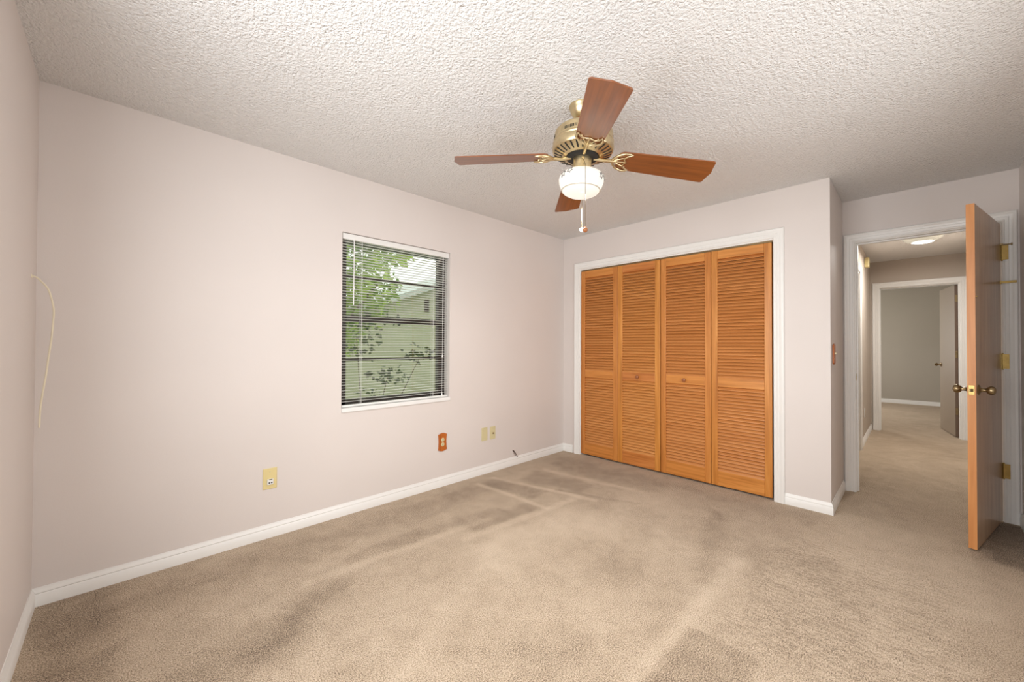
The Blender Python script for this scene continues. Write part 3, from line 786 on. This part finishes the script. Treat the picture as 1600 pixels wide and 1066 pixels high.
pl = tag(empty('outlet_plate', (2.256, 0, 0.379)), 'scalloped orange wood outlet plate with two round ivory sockets', 'outlet')
out = []
hx, hz = 0.044, 0.076
for s in (0, 0.2, 0.4, 0.5, 0.6, 0.8, 1):             # top edge peaks in the middle
    out.append((hx - 2*hx*s, hz - 0.010 + 0.012*math.sin(math.pi*s)))
for s in (0.2, 0.5, 0.8): out.append((-hx + 0.006*math.sin(math.pi*s), hz - 0.010 - 2*(hz - 0.010)*s))
for s in (0, 0.2, 0.4, 0.5, 0.6, 0.8, 1): out.append((-hx + 2*hx*s, -hz + 0.010 - 0.012*math.sin(math.pi*s)))
for s in (0.2, 0.5, 0.8): out.append((hx - 0.006*math.sin(math.pi*s), -hz + 0.010 + 2*(hz - 0.010)*s))
RX = Matrix.Rotation(R(90), 4, 'X')                   # (x, y, z) -> (x, -z, y)
MB(RX).prism(out, 0, 0.010).build('cover_plate', M_PLATEW, pl, bevel=0.003)
for dz in (0.0195, -0.0195):
    sk = MB(RX @ Matrix.Translation((0, dz, 0.008))).lathe([(0, 0.004), (0.015, 0.004), (0.0168, 0.003), (0.0168, 0), (0, 0)], 28)
    so = sk.build('socket', M_IVORY, pl, smooth=35)
    MB(RX @ Matrix.Translation((0, dz, 0.0119))).box((-0.007, -0.002, 0), (-0.005, 0.007, 0.0006)).box((0.005, -0.002, 0), (0.007, 0.006, 0.0006)).box((-0.002, -0.010, 0), (0.002, -0.006, 0.0006)).build('slot', M_DARK, so)

pl = plate('blank_plate', 2.696, 2.768, 0.310, 0.434, M_IVORY, 'blank ivory wall plate between the orange outlet and the coax plate')
MB(RX @ Matrix.Translation((0, 0.042, 0.0055))).lathe([(0, 0.001), (0.003, 0.0008), (0.0035, 0), (0, 0)], 12).build('screw', M_CREAM, pl)
pl = plate('coax_plate', 2.800, 2.871, 0.310, 0.432, M_IVORY, 'ivory wall plate with a small brass coax stud nearest the corner')
MB(RX @ Matrix.Translation((0.004, -0.004, 0.0055))).lathe([(0, 0.011), (0.0045, 0.011), (0.0045, 0.003), (0.0075, 0.003), (0.0075, 0), (0, 0)], 12).build('coax_stud', M_BRASSD, pl, smooth=35)

b = MB().tube([(3.110, 0.002, 0.148), (3.114, -0.010, 0.150), (3.124, -0.018, 0.132), (3.142, -0.022, 0.104), (3.160, -0.020, 0.082)], 0.0032, 8)
b.tube([(3.110, 0.002, 0.146), (3.116, -0.014, 0.138), (3.122, -0.022, 0.116), (3.126, -0.024, 0.102)], 0.0028, 8)
tag(b.build('wire_stub', M_WIRE, smooth=50), 'short brown wire stub poking out just above the baseboard', 'wire')

def smooth_path(p, n=6):
    out_ = []
    q = [Vector(x) for x in p]; q = [2*q[0] - q[1]] + q + [2*q[-1] - q[-2]]
    for i in range(1, len(q) - 2):
        for k in range(n):
            t = k/n; a, b_, c, d = q[i-1], q[i], q[i+1], q[i+2]
            out_.append(0.5*((2*b_) + (c - a)*t + (2*a - 5*b_ + 4*c - d)*t*t + (3*b_ - a - 3*c + d)*t**3))
    return out_ + [q[-2]]

# cream cable hanging from the left wall
cb = [(-0.002, -0.141, 1.509), (0.012, -0.141, 1.507), (0.026, -0.141, 1.492), (0.048, -0.141, 1.458), (0.060, -0.141, 1.408), (0.066, -0.141, 1.362), (0.065, -0.141, 1.318),
      (0.060, -0.141, 1.232), (0.052, -0.141, 1.146), (0.046, -0.141, 1.073), (0.037, -0.141, 0.991), (0.031, -0.141, 0.921), (0.029, -0.141, 0.842)]
cr = tag(MB().tube(smooth_path(cb), 0.0034, 10).build('coax_cable', M_CABLE, smooth=60), 'loose cream cable hanging from a hole in the side wall', 'cable')
MB().lathe([(0, 0), (0.009, 0), (0.008, 0.003), (0.004, 0.004), (0, 0.004)], 16, Matrix.Translation((0, -0.141, 1.509)) @ Matrix.Rotation(R(90), 4, 'Y')).build('grommet', M_CABLE, cr)

# light switch on the wall return
sw = tag(empty('light_switch', (4.06, -W, 1.155)), 'orange wood switch plate with ivory toggle on the narrow wall return', 'light switch')
o2 = [(x*0.95, y) for x, y in out]
MB(RX).prism(o2, 0, 0.011).build('cover_plate', M_PLATEW, sw, bevel=0.003)
MB(Matrix.Rotation(R(-18), 4, 'X')).box((-0.005, -0.022, -0.006), (0.005, -0.006, 0.006)).build('toggle', M_IVORY, sw, bevel=0.001)

# ------------------------------------------------------------------ hall things
ch = tag(empty('door_chime', (7.20, HY, 2.305)), 'cream door chime box high on the hall wall near the ceiling', 'door chime')
MB().box((-0.06, -0.045, -0.062), (0.06, 0, 0.062)).build('chime_cover', M_CREAM, ch, bevel=0.006)
b = MB()
for k in range(5): b.box((-0.045, -0.0465, -0.035 + k*0.016), (0.045, -0.0445, -0.031 + k*0.016))
b.build('grille', M_IVORY, ch)
pl = tag(empty('hall_outlet', (7.01, HY, 0.37)), 'white outlet plate low on the hall wall', 'outlet')
MB().box((-0.035, -0.006, -0.057), (0.035, 0, 0.057)).build('cover_plate', M_WHITE, pl, bevel=0.003)
for dz in (0.0195, -0.0195):
    MB(RX @ Matrix.Translation((0, dz, 0.005))).lathe([(0, 0.003), (0.0165, 0.003), (0.0168, 0), (0, 0)], 20).build('socket', M_IVORY, pl)

hl = tag(empty('flush_ceiling_light', (6.62, -2.925, H)), 'lit round glass flush light on the hall ceiling', 'ceiling light')
MB().lathe([(0, 0), (0.085, 0), (0.088, -0.010), (0.080, -0.022), (0, -0.022)], 40).build('base', M_WHITE, hl, smooth=40)
M_HGLASS = plain('ribbed_hall_glass', (0.75, 0.76, 0.68, 1), 0.15, 0, 0.6, (1, 0.97, 0.86, 1), 0.12)
M_HBULB = plain('lit_bulb_glow', (0.9, 0.9, 0.9, 1), 0.3, 0, 0.5, (1, 0.98, 0.93, 1), 6.0)
MB().lathe([(0.156, -0.014), (0.160, -0.020), (0.157, -0.028), (0.150, -0.032), (0.135, -0.044), (0.108, -0.058), (0.088, -0.064)], 48).build('glass_bowl', M_HGLASS, hl, smooth=40)
MB().lathe([(0.088, -0.064), (0.070, -0.070), (0.040, -0.075), (0, -0.077)], 40).build('glowing_centre', M_HBULB, hl, smooth=40)
hb = area('hall_bulb', (6.62, -2.925, H - 0.085), (0, 0, 0), 0.24, 0.24, HALL_LAMP, (1.0, 0.97, 0.92))
hb.data.shape = 'DISK'

# ------------------------------------------------------------------ outdoors behind the window
M_GRASS = painted('lawn_green', lin(120, 140, 80), 0.9, 0.3, 40)
M_HOUSE = painted('pale_green_stucco', lin(184, 184, 160), 0.9, 0.2, 60)
M_ROOF = plain('grey_roof_edge', lin(190, 195, 190), 0.8)
M_BARK = plain('brown_bark', lin(96, 84, 66), 0.9)
structure(MB().box((-6, 0.16, -0.40), (20, 24, -0.20)).build('ground_outside', M_GRASS), 'green lawn between the window and the neighbouring house', 'ground')
hs = tag(empty('neighbour_house', (7.4, 5.5, -0.2)), 'pale green gabled house behind the window tree', 'house')
def hp(bm_, name, mat):
    o = bm_.build(name, mat); o.parent = hs; o.matrix_parent_inverse = Matrix.Translation(-Vector(hs.location)); return o
Tz = Matrix(((1, 0, 0, 0), (0, 0, 1, 5.5), (0, 1, 0, 0), (0, 0, 0, 1)))       # (x, z, depth) -> world
hp(MB(Tz).prism([(3.2, -0.2), (11.6, -0.2), (11.6, 1.65), (7.4, 3.20), (3.2, 1.65)], 0, 6), 'gable_wall', M_HOUSE)
hp(MB(Tz).prism([(2.9, 1.56), (7.4, 3.22), (11.9, 1.56), (11.9, 1.68), (7.4, 3.34), (2.9, 1.68)], -0.35, 6.3), 'roof', M_ROOF)
b = MB()
for k in range(6): b.box((5.53, 5.47, 2.04 + k*0.045), (5.63, 5.49, 2.065 + k*0.045))
vn = hp(MB().box((5.52, 5.48, 2.02), (5.64, 5.50, 2.31)), 'gable_vent', M_DARK)

rnd = random.Random(7)
def leaf_cloud(b, c, rad, n, size, up=0.5):
    for _ in range(n):
        while True:
            p = Vector((rnd.uniform(-1, 1), rnd.uniform(-1, 1), rnd.uniform(-1, 1)))
            if p.length <= 1: break
        p = Vector(c) + Vector((p.x*rad[0], p.y*rad[1], p.z*rad[2]))
        d = Vector((rnd.gauss(0, 1), rnd.gauss(0, 1), rnd.gauss(0, 0.5) - up)).normalized()
        s = d.cross(Vector((rnd.gauss(0, 1), rnd.gauss(0, 1), rnd.gauss(0, 1)))).normalized()
        q = d.cross(s)
        l = size*rnd.uniform(0.7, 1.3); w_ = l*0.28
        vs_ = [b.v(p), b.v(p + d*l*0.35 + s*w_ + q*l*0.05), b.v(p + d*l), b.v(p + d*l*0.35 - s*w_ + q*l*0.05)]
        b.face(vs_)
def leaf_mat(name, c1, c2):
    m, nt, p = newmat(name)
    c = ramp(nt, noise(nt, coords(nt), 2.5, 3), [(0.35, c1), (0.65, c2)])
    nt.links.new(c, p.inputs['Base Color']); p.inputs['Roughness'].default_value = 0.5
    tr = N(nt, 'ShaderNodeBsdfTranslucent'); nt.links.new(c, tr.inputs['Color'])
    mx = N(nt, 'ShaderNodeMixShader'); mx.inputs[0].default_value = 0.45
    out_ = nt.nodes['Material Output']
    nt.links.new(p.outputs[0], mx.inputs[1]); nt.links.new(tr.outputs[0], mx.inputs[2]); nt.links.new(mx.outputs[0], out_.inputs['Surface'])
    return m
M_LEAF = leaf_mat('bright_tree_leaf', lin(92, 134, 50), lin(206, 226, 120))
M_LEAFD = leaf_mat('dark_shrub_leaf', lin(30, 50, 22), lin(70, 96, 44))
tr = tag(empty('leafy_tree', (2.35, 3.2, -0.2)), 'bright green leafy tree close outside the window', 'tree')
b = MB().tube([(0, 0, 0), (0.05, 0, 0.9), (-0.05, 0.05, 1.7), (0.1, 0, 2.6)], [0.07, 0.055, 0.045, 0.02], 10)
b.tube([(0.0, 0.02, 1.1), (0.35, -0.1, 1.8), (0.8, -0.2, 2.4)], [0.035, 0.025, 0.012], 8).tube([(0.0, 0.02, 1.4), (-0.4, -0.1, 2.0), (-0.8, 0.1, 2.6)], [0.03, 0.02, 0.01], 8)
b.build('trunk', M_BARK, tr, smooth=60)
b = MB()
for c, rad, n in (((-0.1, 0, 2.6), (0.9, 0.7, 0.75), 1300), ((0.75, 0, 2.3), (0.42, 0.6, 0.45), 420), ((-0.6, 0, 1.9), (0.6, 0.5, 0.6), 420), ((0.1, 0, 3.4), (0.9, 0.7, 0.55), 600), ((0.95, 0, 2.98), (0.5, 0.5, 0.30), 360), ((0.25, 0, 1.62), (0.32, 0.4, 0.45), 260), ((-0.2, 0.2, 1.35), (0.45, 0.4, 0.35), 200), ((0.65, 0.1, 1.95), (0.35, 0.4, 0.35), 160)):
    leaf_cloud(b, c, rad, n, 0.13)
b.build('foliage', M_LEAF, tr, fix=False)
sb = tag(empty('dark_shrub', (2.35, 1.35, -0.2)), 'dark thin shrub right outside the lower window pane', 'shrub')
b = MB()
for p1, p2, p3 in (((0, 0, 0), (-0.05, 0, 0.5), (0.12, 0.05, 1.05)), ((0, 0, 0), (0.15, 0.02, 0.6), (0.5, 0.0, 1.25)), ((0, 0, 0), (-0.2, 0, 0.6), (-0.25, 0.05, 1.5))):
    b.tube([p1, p2, p3], [0.010, 0.007, 0.004], 6)
b.build('stem', M_BARK, sb)
b = MB()
for c, rad, n in (((0.12, 0, 1.07), (0.26, 0.15, 0.10), 60), ((0.5, 0, 1.32), (0.24, 0.12, 0.13), 46), ((-0.18, 0, 1.5), (0.22, 0.12, 0.30), 80), ((-0.1, 0, 0.85), (0.15, 0.1, 0.10), 24), ((0.1, 0, 1.68), (0.28, 0.12, 0.05), 30)):
    leaf_cloud(b, c, rad, n, 0.075, 0.2)
b.build('foliage', M_LEAFD, sb, fix=False)
